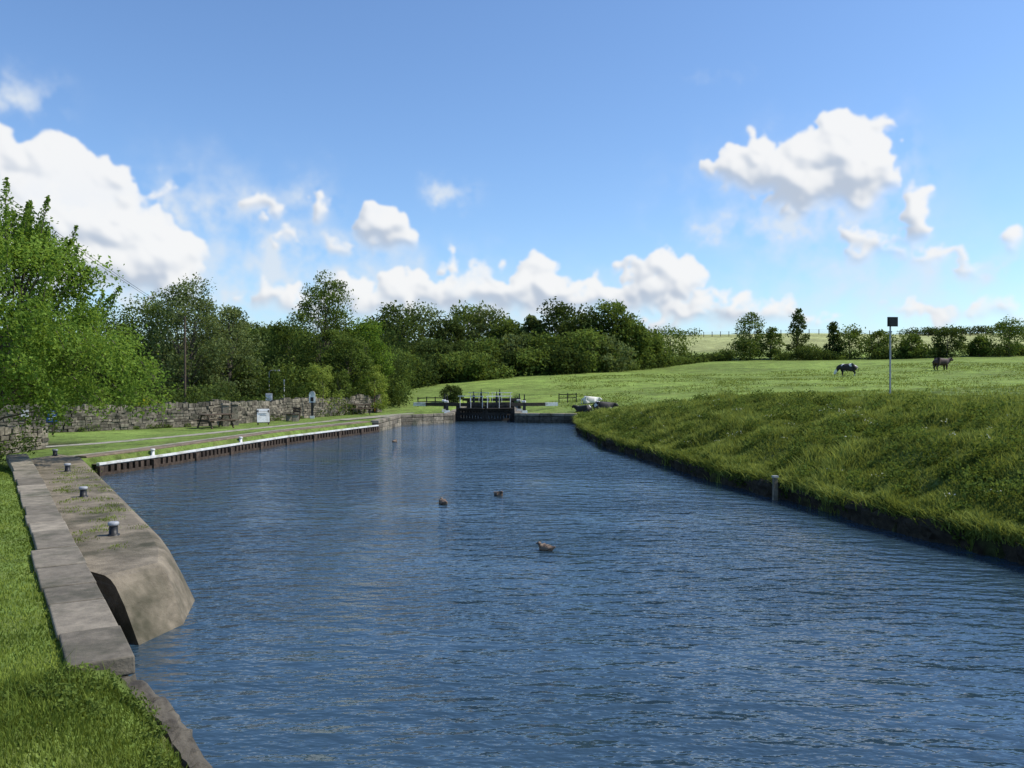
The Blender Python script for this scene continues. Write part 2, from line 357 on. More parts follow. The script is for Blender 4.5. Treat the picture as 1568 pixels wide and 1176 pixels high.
# ------------------------------------------------ dry stone wall
wp=np.array([(-34,37.5),(-27,39.5),(-22.5,42),(-17.4,47.5),(-14.6,56),(-10.8,67.5)])
def stonewall(name,P,H,skip=None):
    mb=MB();d=np.r_[0,np.cumsum(np.linalg.norm(np.diff(P,axis=0),axis=1))];Lt=d[-1]
    P2=resample(P,.5);base=np.mean(gz(P2[:,0],P2[:,1]));hz=[];z=0
    sweep(mb,P2,[(-.12,base-.2),(-.12,base+H*.93),(.12,base+H*.93),(.12,base-.2)],1,True)
    while z<H-.02:
        rh=random.uniform(.11,.19);last=z+rh>=H-.02
        if last:rh=.24
        u=random.uniform(0,.2)
        while u<Lt:
            L=random.uniform(.14,.26) if last else random.uniform(.18,.48)
            x=np.interp(u+L/2,d,P[:,0]);y=np.interp(u+L/2,d,P[:,1]);x2=np.interp(u+L/2+.05,d,P[:,0]);y2=np.interp(u+L/2+.05,d,P[:,1])
            an=math.atan2(y2-y,x2-x);hh=rh*(random.uniform(.8,1.35) if last else 1)
            wav=.09*math.sin(u*.7)+.06*math.sin(u*1.9)
            box(mb,(x,y,base+z*(1+wav/H)+hh/2),(L-.02,(.44-.1*z/H)+random.uniform(-.05,.05),hh-.018),an,0,random.random(),.018)
            u+=L
        z+=rh
    return mb.build(name,[stonem,darkstone])
stonewall('dry_stone_wall',wp,1.25)
stonewall('dry_stone_wall',np.array([(-19.5,27),(-18.4,29.6),(-18.2,32)]),.7)
# ------------------------------------------------ furniture
def picnic(x,y,rz):
    z=gz1(x,y);e=bpy.data.objects.new('picnic_table',None);scene.collection.objects.link(e)
    mb=MB()
    for k in range(5):box(mb,(0,-.34+k*.17,.75),(1.8,.155,.045),0,0,random.random())
    t=mb.build('table_top',[timber]);t.parent=e
    for s in(-1,1):
        mb=MB()
        for k in(0,1):box(mb,(0,s*(.68+k*.15),.45),(1.8,.14,.045),0,0,random.random())
        t=mb.build('seat',[timber]);t.parent=e
    for s in(-.65,.65):
        mb=MB();beam(mb,(s,-.3,.72),(s,-.72,0),.05,.1);beam(mb,(s,.3,.72),(s,.72,0),.05,.1)
        beam(mb,(s+.05,-.8,.4),(s+.05,.8,.4),.05,.1);beam(mb,(s+.05,-.36,.7),(s+.05,.36,.7),.05,.08)
        t=mb.build('a_frame',[timber]);t.parent=e
    e.location=(x,y,z);e.rotation_euler=(0,0,rz)
picnic(PX(330,45.5),45.5,.9);picnic(PX(549,63),63,.5)
def bench(x,y,rz):
    z=gz1(x,y);mb=MB()
    for k in range(3):box(mb,(0,-.15+k*.15,.45),(1.5,.13,.04),0,0,random.random())
    for k in range(2):box(mb,(0,.28,.62+k*.17),(1.5,.035,.13),0,0,random.random(),tx=.1)
    for s in(-.6,.6):
        box(mb,(s,-.02,.22),(.14,.42,.44),0,1);beam(mb,(s,.24,0.1),(s,.31,.9),.07,.06,0)
    o=mb.build('park_bench',[timber,concrete]);o.location=(x,y,z);o.rotation_euler=(0,0,rz)
bench(PX(448,53),53,-1.0)
def sign(name,x,y,w,h,zc,face,rz=0,tilt=0,posts=1,frame=timber,lines=True):
    z=gz1(x,y);mb=MB()
    for s in([0] if posts==1 else[-w*.42,w*.42]):box(mb,(s,.04,(zc+h*.4)/2-.05),(.07,.06,zc+h*.4+.1),0,1)
    box(mb,(0,-.02,zc),(w,.03,h),0,0,tx=-tilt)
    box(mb,(0,-.0,zc),(w+.05,.02,h+.05),0,1,tx=-tilt)
    if lines:
        for k in range(5):
            zz=.32-.15*k;box(mb,(-.04*w*(k%2),-.038,zc+zz*h),(w*(.75-.12*(k%3)),.004,h*.045),0,2,tx=-tilt)
    o=mb.build(name,[face,frame,whitep if face is bluem else greym]);o.location=(x,y,z);o.rotation_euler=(0,0,rz)
sign('information_sign',PX(80,39.5),39.5,.48,.72,1.0,bluem,.3)
sign('notice_board',PX(403,48.5),48.5,.7,.8,.55,whitep,.35,.25,2)
sign('direction_sign',PX(412,54),54,.42,.5,1.5,whitep,.2)
sign('small_notice',PX(38,36),36,.3,.3,1.2,whitep,.4,lines=False)
x,y=PX(478,56.5),56.5;mb=MB();z=.6
box(mb,(x,y,z+.55),(.16,.14,1.1),.2,1);box(mb,(x,y,z+1.35),(.42,.07,.55),.2,0);tube(mb,[(x,y-.04,z+1.66),(x,y+.03,z+1.66)],.2,16,0);box(mb,(x,y-.045,z+1.3),(.2,.02,.28),.2,1)
box(mb,(x,y,z+.08),(.3,.3,.2),.2,0)
mb.build('lock_sign_post',[whitep,blackp])
def post(name,x,y,h,r,mat,head=None):
    z=gz1(x,y);mb=MB();tube(mb,[(x,y,z-.1),(x,y,z+h*.5),(x,y,z+h)],[r,r*.92,r*.8],10,0)
    if head=='lamp':
        tube(mb,[(x,y,z+h-.02),(x+.15,y,z+h+.12),(x+.5,y,z+h+.15)],[r*.7,r*.6,r*.6],8,0);box(mb,(x+.62,y,z+h+.13),(.4,.16,.1),0,0,taper=.7)
    if head=='cap':tube(mb,[(x,y,z+h),(x,y,z+h+.03)],[r*1.5,r*1.2],10,0)
    return mb.build(name,[mat])
post('street_lamp',PX(412,62),62,3.2,.045,greym,'lamp');post('marker_post',PX(435,60),60,2.6,.045,whitep,'cap')
post('orange_marker_pole',PX(577,67),66,1.9,.045,redm,'cap')
for px,d_ in((345,47),(359,48.2)):
    mb=MB();x=PX(px,d_);box(mb,(x,d_,1.2),(.38,.34,1.25),.6,0,.5,.02,taper=.9);box(mb,(x,d_,1.86),(.44,.4,.1),.6,0,.7,.02,taper=.7);o=mb.build('stone_gate_post',[stonem])
post('utility_pole',-20.5,52,6.6,.07,timber)
post('utility_pole',-22.9,17.5,15.9,.15,timber)
mb=MB()
for o_ in(-.12,.25):
    A=np.array([-22.9+o_,17.5,16.7]);B=np.array([-20.5+o_*.4,52,7.0]);t=np.linspace(0,1,20)[:,None]
    P=A+(B-A)*t;P[:,2]-=1.0*(4*t*(1-t))[:,0]*.6;tube(mb,P,.010,5,0)
mb.build('overhead_wires',[blackp])
x,y=PX(1363,31.5),31.5;z=gz1(x,y);zt=CH+(580-488)/F*y
mb=MB();tube(mb,[(x,y,z-.2),(x,y,zt)],.033,8,0);box(mb,(x+.06,y-.06,zt-.12),(.40,.05,.36),.1,1);box(mb,(x+.06,y-.1,zt-.12),(.32,.02,.28),.1,2)
box(mb,(x,y,zt-.5),(.1,.1,.06),0,0);mb.build('canal_sign_post',[greym,blackp,blackp])
x,y=7.28,22.9;mb=MB();box(mb,(x-.12,y-.35,.15),(.13,.1,.95),.2,0,taper=.9);box(mb,(x-.12,y-.35,.64),(.15,.12,.05),.2,1);mb.build('depth_gauge_post',[concrete,greym])
mb=MB();prev=None
for k in range(60):
    x=55+k*2.6;y=238+4*math.sin(k*.2);z=gz1(x,y);box(mb,(x,y,z+.7),(.16,.16,1.5),0,0,random.random())
    if prev is not None:
        for h in(.5,.9,1.3):beam(mb,(*prev[:2],prev[2]+h),(x,y,z+h),.03,.03,0)
    prev=(x,y,z)
mb.build('field_fence',[timber])
for x0,n_ in((PX(640,72),4),(PX(858,70),3)):
    mb=MB();prev=None
    for k in range(n_):
        x=x0+k*.75;y=72;z=gz1(x,y);box(mb,(x,y,z+.4),(.08,.08,.85),0,0,.5)
        if prev is not None:
            for h in(.4,.72):beam(mb,(*prev[:2],prev[2]+h),(x,y,z+h),.04,.07,0)
        prev=(x,y,z)
    mb.build('timber_rail_fence',[gatem])
# ------------------------------------------------ foliage helpers
def leaves(mb,P,size,m,r,up=.4,asp=.55):
    n=len(P);N=rs.normal(size=(n,3));N[:,2]+=up;N/=np.linalg.norm(N,axis=1)[:,None]
    A=rs.normal(size=(n,3));T=np.cross(N,A);T/=np.linalg.norm(T,axis=1)[:,None]+1e-9;B=np.cross(N,T)
    s=size*rs.uniform(.6,1.3,n)[:,None]
    V=np.stack([P-T*s*.5,P+B*s*asp*.5+N*s*.08,P+T*s*.5,P-B*s*asp*.5+N*s*.08],1).reshape(-1,3)
    mb.add(V,np.arange(4*n).reshape(n,4),m,r)
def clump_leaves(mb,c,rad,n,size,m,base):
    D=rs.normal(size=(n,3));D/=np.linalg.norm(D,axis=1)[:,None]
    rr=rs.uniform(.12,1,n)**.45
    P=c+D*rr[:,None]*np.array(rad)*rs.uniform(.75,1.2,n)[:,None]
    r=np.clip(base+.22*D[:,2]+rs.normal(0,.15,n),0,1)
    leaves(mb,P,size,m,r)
def tree(mb,x,y,z,H,R,cb,leaf,nleaf,ncl,tr,lean=(0,0),prof='round',wood=0,lm=1,cs=.26,stems=1,base=.45):
    ctr=np.array([x+lean[0],y+lean[1]])
    def trunkpt(t,s=0):
        return np.array([x+lean[0]*t**1.5+.12*math.sin(5*t+x+s*2)+s*t*.8,y+lean[1]*t**1.5+.12*math.cos(4*t+y+s)+s*.3*t,z+H*.82*t])
    for s in range(stems):
        so=0 if stems==1 else (s-(stems-1)/2)*1.3
        ts=np.linspace(0,1,9);pts=np.array([trunkpt(t,so) for t in ts]);pts[0,2]-=.3
        tube(mb,pts,tr*(1-ts)**.8*1.0/(stems**.4)+tr*.06,8,wood)
    ph=rs.uniform(0,6.28,3)
    for k in range(ncl):
        t=(k+rs.uniform(0,1))/ncl;a=k*2.39996+rs.normal(0,.5)
        if prof=='round':rp=math.sin(math.pi*(t*.80+.16))**.6
        elif prof=='cone':rp=(1-t)**.8*.95+.08
        else:rp=math.sin(math.pi*(t*.62+.30))**.9
        rp*=1+.22*math.sin(2*a+ph[0])+.16*math.sin(3*a+ph[1]+4*t)
        q=rs.uniform(.2,1)**.5
        zz=z+cb+(H-cb)*t*.93;rd=R*rp*q*.84
        c=np.array([ctr[0]+math.cos(a)*rd,ctr[1]+math.sin(a)*rd,zz+rs.normal(0,.05*H)*.5])
        cr=R*cs*rs.uniform(.6,1.35)
        so=0 if stems==1 else (random.randrange(stems)-(stems-1)/2)*1.3
        tt=min(.95,max(.12,(zz-z)/(H*.82)*rs.uniform(.45,.8)));p0=trunkpt(tt,so);mid=(p0+c)/2+np.array([0,0,.06*H*rs.uniform(-.3,1)])
        br=max(.012,tr*.28*(1-tt*.6));tube(mb,[p0,(p0+mid)/2+rs.normal(0,.04,3),mid,c],[br,br*.75,br*.5,br*.2],4,wood,cap=False)
        bs=base+rs.normal(0,.2)
        nl=int(nleaf/ncl*rs.uniform(.6,1.35))
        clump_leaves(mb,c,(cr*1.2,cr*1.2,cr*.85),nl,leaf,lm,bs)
# foreground willow
mb=MB();tz=gz1(-15.6,24.6)
tree(mb,-15.9,24.6,tz,7.7,3.7,2.0,.12,46000,115,.24,(.5,.2),'round',stems=3,cs=.19,base=.5)
for k in range(80):
    a=rs.uniform(0,6.28);q=rs.uniform(.2,1);rd=3.2*q;c=np.array([-15.4+math.cos(a)*rd,24.8+math.sin(a)*rd,tz+3.2+3.9*(1-q**2)+rs.uniform(-.3,.6)])
    t_=c+np.array([math.cos(a)*.6*q,math.sin(a)*.6*q,rs.uniform(.6,1.4)]);tube(mb,[c,(c+t_)/2,t_],[.02,.013,.006],4,0,cap=False)
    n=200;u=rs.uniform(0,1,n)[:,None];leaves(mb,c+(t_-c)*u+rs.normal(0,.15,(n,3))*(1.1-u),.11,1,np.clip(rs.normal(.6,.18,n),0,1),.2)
for k in range(38):
    a=rs.uniform(-1.6,.9);rd=rs.uniform(2.3,4.1);c=np.array([-15.3+math.cos(a)*rd,24.8+math.sin(a)*rd,tz+rs.uniform(2.0,4.6)])
    t_=c+np.array([math.cos(a)*.5,math.sin(a)*.4,-rs.uniform(.3,.8)]);tube(mb,[c,(c+t_)/2,t_],[.015,.01,.005],4,0,cap=False)
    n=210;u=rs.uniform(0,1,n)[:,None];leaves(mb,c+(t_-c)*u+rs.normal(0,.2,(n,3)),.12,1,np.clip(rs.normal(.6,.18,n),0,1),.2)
mb.build('willow_tree',[bark,f_will])
mb=MB()
for k in range(34):
    x=rs.uniform(-19.5,-15.9);y=rs.uniform(23.4,27.5);z=gz1(x,y);clump_leaves(mb,np.array([x,y,z+rs.uniform(.1,.6)]),(.5,.5,.4),260,.1,0,.35)
mb.build('undergrowth',[f_mid])
def T(name,px,d,top,R,lf,nl,ncl,fm,cb=1.0,prof='round',lean=(0,0),tr=.2,cs=.3,base=.45,stems=1):
    x=PX(px,d);z=gz1(x,d);H=CH+(580-top)/F*d-z;mb=MB();tree(mb,x,d,z,H,R,cb,lf,nl,ncl,tr,lean,prof,cs=cs,base=base,stems=stems);mb.build(name,[bark,fm])
T('grey_willow_tree',285,57,436,3.6,.2,18000,85,f_grey,.8,stems=2)
T('grey_willow_tree',350,60,462,2.6,.2,10000,50,f_grey,.6)
T('grey_willow_tree',228,60,452,2.8,.2,10000,55,f_mid,.6)
T('ash_tree',497,70,424,3.8,.21,18000,95,f_mid,.6,'round',cs=.23,tr=.22)
T('ash_tree',440,74,486,2.8,.22,9000,50,f_mid,.6)
T('alder_tree',560,70,486,2.4,.2,10000,50,f_will,.6,base=.2)
T('alder_tree',530,66,508,2.1,.19,8000,40,f_mid,.6,base=.45)
T('sycamore_tree',150,58,472,4.4,.2,14000,70,f_mid,.5)
T('sycamore_tree',60,56,500,4.2,.2,12000,60,f_dark,.4)
T('hawthorn_bush',492,60,556,1.5,.14,4500,26,f_yel,.1,tr=.06)
T('hawthorn_bush',575,66,556,1.3,.14,3500,22,f_yel,.2,tr=.06)
T('hawthorn_bush',520,62,566,1.4,.14,3000,22,f_mid,.1,tr=.06)
T('hawthorn_bush',205,46,578,1.3,.12,3500,26,f_will,.1,tr=.05)
T('hawthorn_bush',135,44.5,585,1.3,.12,3000,26,f_mid,.1,tr=.05)
T('holly_bush',692,76,590,1.2,.15,3500,24,f_dark,.1,tr=.06)
mb=MB();x=PX(222,45.5);clump_leaves(mb,np.array([x,46,1.5]),(.8,.6,.8),1800,.11,0,.5);clump_leaves(mb,np.array([x,45.7,1.8]),(.65,.5,.45),420,.10,1,.6)
clump_leaves(mb,np.array([x-1.9,44.6,1.5]),(.5,.5,.5),60,.09,1,.6);mb.build('yellow_flowering_bush',[f_yel,f_flow])
mb=MB()
for k in range(420):
    px=rs.uniform(-60,620);d=rs.uniform(50,84) if px<560 else rs.uniform(72,90)
    x=PX(px,d)
    wx=np.interp(d,wp[:,1],wp[:,0])
    if d<68 and x>wx-1.0:continue
    z=gz1(x,d);h=rs.uniform(.3,1.6) if d<60 else rs.uniform(.4,4.4)
    clump_leaves(mb,np.array([x,d,z+h]),(1.4,1.3,1.2),240,.24,int(rs.choice([0,0,1])),rs.uniform(.1,.6))
mb.build('undergrowth',[f_dark,f_mid])
# ivy and weeds along the dry stone wall
mb=MB();W2=resample(wp,.35);NW=normals(W2)
for p,n_ in zip(W2,NW):
    if rs.uniform()<.35:
        q=rs.uniform(.15,.4);clump_leaves(mb,np.array([p[0]-n_[0]*.32,p[1]-n_[1]*.32,.6+q*.4]),(q,q,q*.8),90,.09,0,rs.uniform(.2,.6))
    if rs.uniform()<.45:
        q=rs.uniform(.2,.55);clump_leaves(mb,np.array([p[0]+n_[0]*.25,p[1]+n_[1]*.25,1.85+rs.uniform(-.15,.2)]),(q,q*.8,q*.7),130,.10,int(rs.choice([0,1])),rs.uniform(.15,.6))
mb.build('wall_ivy',[f_mid,f_dark])
# background wood
mb=MB()
def wt(px,d,top,R,nl=4200,cb=.6,lf=.5,prof='round',m=1,base=.4,ncl=34):
    x=PX(px,d);z=gz1(x,d);H=CH+(580-top)/F*d-z;tree(mb,x,d,z,H,R,cb,lf,nl,ncl,.22,(0,0),prof,lm=m,cs=.34,base=base)
for px,top,R in((365,490,5),(395,502,5),(420,500,5),(455,505,5),(520,500,5),(580,488,5.0),(612,470,5.6),(648,472,6.0),(690,486,4.8),(716,466,5.4),(748,470,5.6),(775,490,4.2),(797,500,3.8),(815,478,2.2),(850,462,5.0),(880,482,4.4),(908,476,4.8),(937,462,5.0),(965,488,3.8),(990,508,4)):
    wt(px,138+rs.uniform(-6,6),top,R,5800,m=random.choice([1,1,2,3]),base=rs.uniform(.15,.65))
for px,top in((600,515),(640,520),(675,522),(705,525),(750,520),(790,515),(830,512),(870,515),(900,505),(925,520),(650,545),(690,548),(605,545),(725,545),(770,540),(815,540),(860,538),(895,530)):
    wt(px,122+rs.uniform(-5,5)-(10 if top>543 else 0),top,4.4,3600,.1,m=random.choice([1,2,2,3]),base=rs.uniform(.15,.7),ncl=28)
for k in range(150):
    px=rs.uniform(590,960);d=np.interp(px,[590,730,960],[100,122,140])+rs.uniform(-2,5);x=PX(px,d);z=gz1(x,d)
    clump_leaves(mb,np.array([x,d,z+rs.uniform(.3,2.4)]),(1.8,1.6,1.5),170,.42,2,rs.uniform(.1,.5))
for k in range(90):
    px=rs.uniform(-100,600);d=rs.uniform(88,100);x=PX(px,d);z=gz1(x,d)
    clump_leaves(mb,np.array([x,d,z+rs.uniform(.3,5.5)]),(3,2,2.5),240,.55,2,rs.uniform(.1,.5))
mb.build('background_woodland',[bark,f_mid,f_dark,f_grey])
# hedgerow right
mb=MB()
for k in range(400):
    px=rs.uniform(955,1700);d=150+rs.uniform(-2.5,2.5)+(px-955)*.01;x=PX(px,d);z=gz1(x,d)
    top=1.1+1.1*math.sin(px*.023)+1.0*math.sin(px*.061+1)
    if math.sin(px*.045+2)<-.75:continue
    clump_leaves(mb,np.array([x,d,z+rs.uniform(.2,max(.5,top+.6))]),(1.5,1.2,.9),95,.38,rs.choice([0,1]),rs.uniform(.2,.75))
for k in range(150):
    px=rs.uniform(955,1110);d=128+(px-955)*.17+rs.uniform(-2,2);x=PX(px,d);z=gz1(x,d)
    clump_leaves(mb,np.array([x,d,z+rs.uniform(.0,1.0)]),(1.4,1,.7),60,.34,rs.choice([0,1]),rs.uniform(.2,.7))
mb.build('hedgerow',[f_mid,f_dark])
for nm,px,d,top,R,pr in(('hedgerow_tree',1148,156,478,3.0,'round'),('conifer_tree',1222,156,472,2.7,'cone'),('hedgerow_tree',1026,150,503,4.2,'round'),('hedgerow_tree',1545,152,487,3.6,'round'),
  ('hedgerow_tree',1450,153,502,3.0,'round'),('hedgerow_tree',1180,154,502,2.6,'round'),('hedgerow_tree',1300,155,500,4.0,'round'),('conifer_tree',1276,155,490,1.7,'cone'),('hedgerow_tree',1345,155,506,3.2,'round'),('hedgerow_tree',1395,153,512,2.6,'round'),('hedgerow_tree',1500,153,516,2.4,'round')):
    T(nm,px,d,top,R,.4,2800,30,f_dark if pr=='cone' else random.choice([f_mid,f_dark]),.3,pr,tr=.15,cs=.33)
mb=MB()
for k in range(160):
    px=rs.uniform(1380,1640);d=246+rs.uniform(-2,2);x=PX(px,d);z=gz1(x,d);clump_leaves(mb,np.array([x,d,z+rs.uniform(.2,1.8)]),(2,1.5,1),50,.5,0,.4)
for k in range(14):
    px=rs.uniform(960,1070);d=246;x=PX(px,d);z=gz1(x,d);clump_leaves(mb,np.array([x,d,z+rs.uniform(.2,1.6)]),(2.5,1.5,1.4),90,.5,0,.4)
mb.build('hedgerow',[f_dark])
# ------------------------------------------------ grass blades
def blades(mb,x,y,z,h,w,m,r,lean=.35):
    n=len(x);a=rs.uniform(0,6.28,n);P=np.stack([x,y,z-.01],1);U=np.stack([np.cos(a),np.sin(a),np.zeros(n)],1)*w[:,None]*.5
    la=rs.uniform(0,6.28,n);Lv=np.stack([np.cos(la),np.sin(la),np.zeros(n)],1)*(h*lean*rs.uniform(.2,1.4,n))[:,None]
    Z=np.zeros((n,3));Z[:,2]=h
    V=np.stack([P-U,P+U,P+Z*.55+Lv*.35+U*.8,P+Z*.55+Lv*.35-U*.8,P+Z*.95+Lv],1).reshape(-1,3)
    k=np.arange(n)[:,None]*5
    mb.add(V,np.concatenate([k+0,k+1,k+2,k+3],1),m,r);mb.add(V*1.0,np.concatenate([k+3,k+2,k+4],1),m,r)
def vnoise(x,y,s):return .5+.25*(np.sin(x*s+1.3*np.sin(y*s*.7))+np.sin(y*s*1.3+2+1.7*np.sin(x*s*.6)))
mb=MB();n=150000
d=4.2+rs.uniform(0,1,n)**1.6*22;x=rs.uniform(-.72,-.15,n)*d;s=sd(x,d);cd=np.interp(d,cl[:,1],cl[:,0]);ok=(s>.0)&((d<6.5)|(x<cd-.50))
x,d=x[ok],d[ok];z=gz(x,d);h=.03+.035*rs.uniform(0,1,len(x))*vnoise(x,d,2.2)+.02*(1-sst(6,8.5,d));w=.005+.0009*d
blades(mb,x,d,z,h,w,0,np.clip(.2+.7*vnoise(x,d,3)*rs.uniform(.4,1.4,len(x)),0,1))
n=24000;x=rs.uniform(-3.9,-1.9,n);y=rs.uniform(5.2,6.5,n);ok=(sd(x,y)>.0)&(rs.uniform(size=n)<sst(5.0,6.4,y)*.9+.1);x,y=x[ok],y[ok];z=gz(x,y)
hh=rs.uniform(.03,.11,len(x))*(.7+1.6*(rs.uniform(size=len(x))>.95))*(.5+vnoise(x,y,5))
blades(mb,x,y,z,hh,np.full(len(x),.007),0,np.clip(vnoise(x,y,6)*rs.uniform(.2,1.3,len(x)),0,1),.6)
mb.build('lawn_grass',[g_lawn])
mb=MB()
for k in range(70):
    x=rs.uniform(-3.7,-2.1);y=6.55-abs(rs.normal(0,.3))
    if sd(x,y)[0]<.0:continue
    z=gz1(x,y);clump_leaves(mb,np.array([x,y,z+.04]),(.10,.10,.06),50,.035,0,rs.uniform(.2,.8))
mb.build('edge_weeds',[f_mid])
mb=MB()
for k in range(56):
    t=rs.uniform(0,1);yy=11.8+t*12;xx=np.interp(yy,[10.5,13.6,26.6],[-5.2,-6.6,-14.4])+rs.uniform(-.55,.5)
    n=60;blades(mb,xx+rs.normal(0,.09,n),yy+rs.normal(0,.12,n),np.full(n,.8),rs.uniform(.02,.06,n),np.full(n,.012),0,rs.uniform(.2,.8,n))
mb.build('pier_weeds',[g_lawn])
mb=MB();n=330000
y=13+rs.uniform(0,1,n)**1.4*50;ex=np.interp(y,RB_Y,RB_X);s=rs.uniform(0,1,n)**1.35*12;x=ex+s
ok=(x/y<.70)&(sd(x,y)>.02);x,y,s=x[ok],y[ok],s[ok];z=gz(x,y);vn=vnoise(x,y,1.1)*.5+vnoise(x,y,3.1)*.5
h=(.06+.42*vn**2*rs.uniform(.4,1.7,len(x)))*(1-.62*sst(5,10,s));w=.012+.0008*y
blades(mb,x,y,z,h,w,0,np.clip(.05+.85*vn*rs.uniform(.4,1.5,len(x)),0,1),.6)
n=26000;y=13+rs.uniform(0,1,n)**1.3*47;ex=np.interp(y,RB_Y,RB_X);x=ex+rs.normal(.12,.10,n);z=np.full(n,.40)+rs.uniform(-.12,.12,n)
blades(mb,x,y,z,rs.uniform(.1,.3,n),.012+.0008*y,0,rs.uniform(0,.7,n),1.3)
mb.build('bank_grass',[g_bank])
mb=MB()      # tussocks over the pasture
nt_=2200;ty=26+rs.uniform(0,1,nt_)**1.2*90;tx=ty*rs.uniform(.06,.68,nt_);ok=(sd(tx,ty)>4)&(vnoise(tx,ty,.35)>.38);tx,ty=tx[ok],ty[ok]
for k in range(28):
    sp_=.10+.003*ty;x=tx+rs.normal(0,1,len(tx))*sp_*2.4;y=ty+rs.normal(0,1,len(tx))*sp_*2.4;z=gz(x,y)
    blades(mb,x,y,z,rs.uniform(.04,.17,len(tx)),.014+.0009*ty,0,rs.uniform(.2,.9,len(tx)),.5)
mb.build('pasture_tussocks',[g_bank])
mb=MB()
for k in range(560):
    yy=13.5+rs.uniform(0,1)**1.3*47;s_=rs.uniform(.0,1)**1.4*7;xx=float(np.interp(yy,RB_Y,RB_X))+s_+.1
    z=gz1(xx,yy);q=rs.uniform(.12,.40);clump_leaves(mb,np.array([xx,yy,max(z,.2)+q*.45]),(q*1.2,q*1.2,q),int(90+260*q),.09,0,rs.uniform(.05,.8))
for k in range(70):
    yy=14+rs.uniform(0,1)*34;xx=float(np.interp(yy,RB_Y,RB_X))+rs.uniform(.3,6);z=gz1(xx,yy)
    clump_leaves(mb,np.array([xx,yy,z+.28]),(.22,.22,.06),7,.045,1,.6)
mb.build('bank_weeds',[f_mid,f_white])
# overhanging earth edge of the bank
R=resample(list(zip(RB_X[2:],RB_Y[2:])),.11);n=len(R);lv=[-.4,-.1,.05,.18,.3,.42,.5];V=[]
for i_,p in enumerate(R):
    big=.10*math.sin(i_*.13)+.07*math.sin(i_*.31+1)
    for j_,z in enumerate(lv):V.append((p[0]+big+rs.normal(0,.035)+(.0,.0,.03,.02,-.03,0,.25)[j_],p[1]+rs.normal(0,.02),z+rs.normal(0,.02)+(.05*math.sin(i_*.21) if j_>4 else 0)))
k=len(lv);i=np.arange(n-1)[:,None]*k;j=np.arange(k-1)[None,:]
mb=MB();mb.add(V,np.stack([i+j,i+j+1,i+k+j+1,i+k+j],-1).reshape(-1,4),0,.5);mb.build('earth_bank_edge',[mudm])
mb=MB()
for px,py in((1400,765),(1386,764),(1412,767)):
    box(mb,(PX(px,16.9),16.9,gz1(PX(px,16.9),16.9)+.12),(.22,.1,.07),rs.uniform(0,3),0,.5,.02)
mb.build('pale_rocks',[stonem])
# ------------------------------------------------ animals
def skin(name,verts,edges,rad,mat,loc,rz,sc=1,sub=2):
    me=bpy.data.meshes.new(name);me.from_pydata([Vector(v)*sc for v in verts],edges,[]);ob=bpy.data.objects.new(name,me);scene.collection.objects.link(ob)
    m=ob.modifiers.new('s','SKIN')
    sv=me.skin_vertices[0].data
    for i,r in enumerate(rad):sv[i].radius=(r[0]*sc,r[1]*sc) if isinstance(r,tuple) else(r*sc,r*sc)
    sv[0].use_root=True;m.use_smooth_shade=True
    s=ob.modifiers.new('u','SUBSURF');s.levels=sub;s.render_levels=sub
    dg=bpy.context.evaluated_depsgraph_get();me2=bpy.data.meshes.new_from_object(ob.evaluated_get(dg));ob.modifiers.clear();ob.data=me2
    me2.materials.clear();me2.materials.append(mat)
    for p in me2.polygons:p.use_smooth=True
    ob.location=loc;ob.rotation_euler=(0,0,rz);return ob
def hide(name,c1,c2,th,sc=1.6):
    m,nt,b=newmat(name);tc=nd(nt,'ShaderNodeTexCoord').outputs['Object'];f=mrange(nt,noise(nt,tc,sc,2,.4),th-.01,th+.01);nt.links.new(mixc(nt,f,c1,c2),b.inputs['Base Color']);b.inputs['Roughness'].default_value=.7;return m
fries=hide('holstein_hide',(.015,.013,.012),(.75,.73,.7),.53,1.5);fries2=hide('holstein_dark_hide',(.015,.013,.012),(.70,.68,.64),.60,1.5);brown=hide('brown_hide',(.03,.014,.01),(.05,.022,.014),.5);wh=hide('white_hide',(.62,.58,.50),(.74,.71,.64),.5)
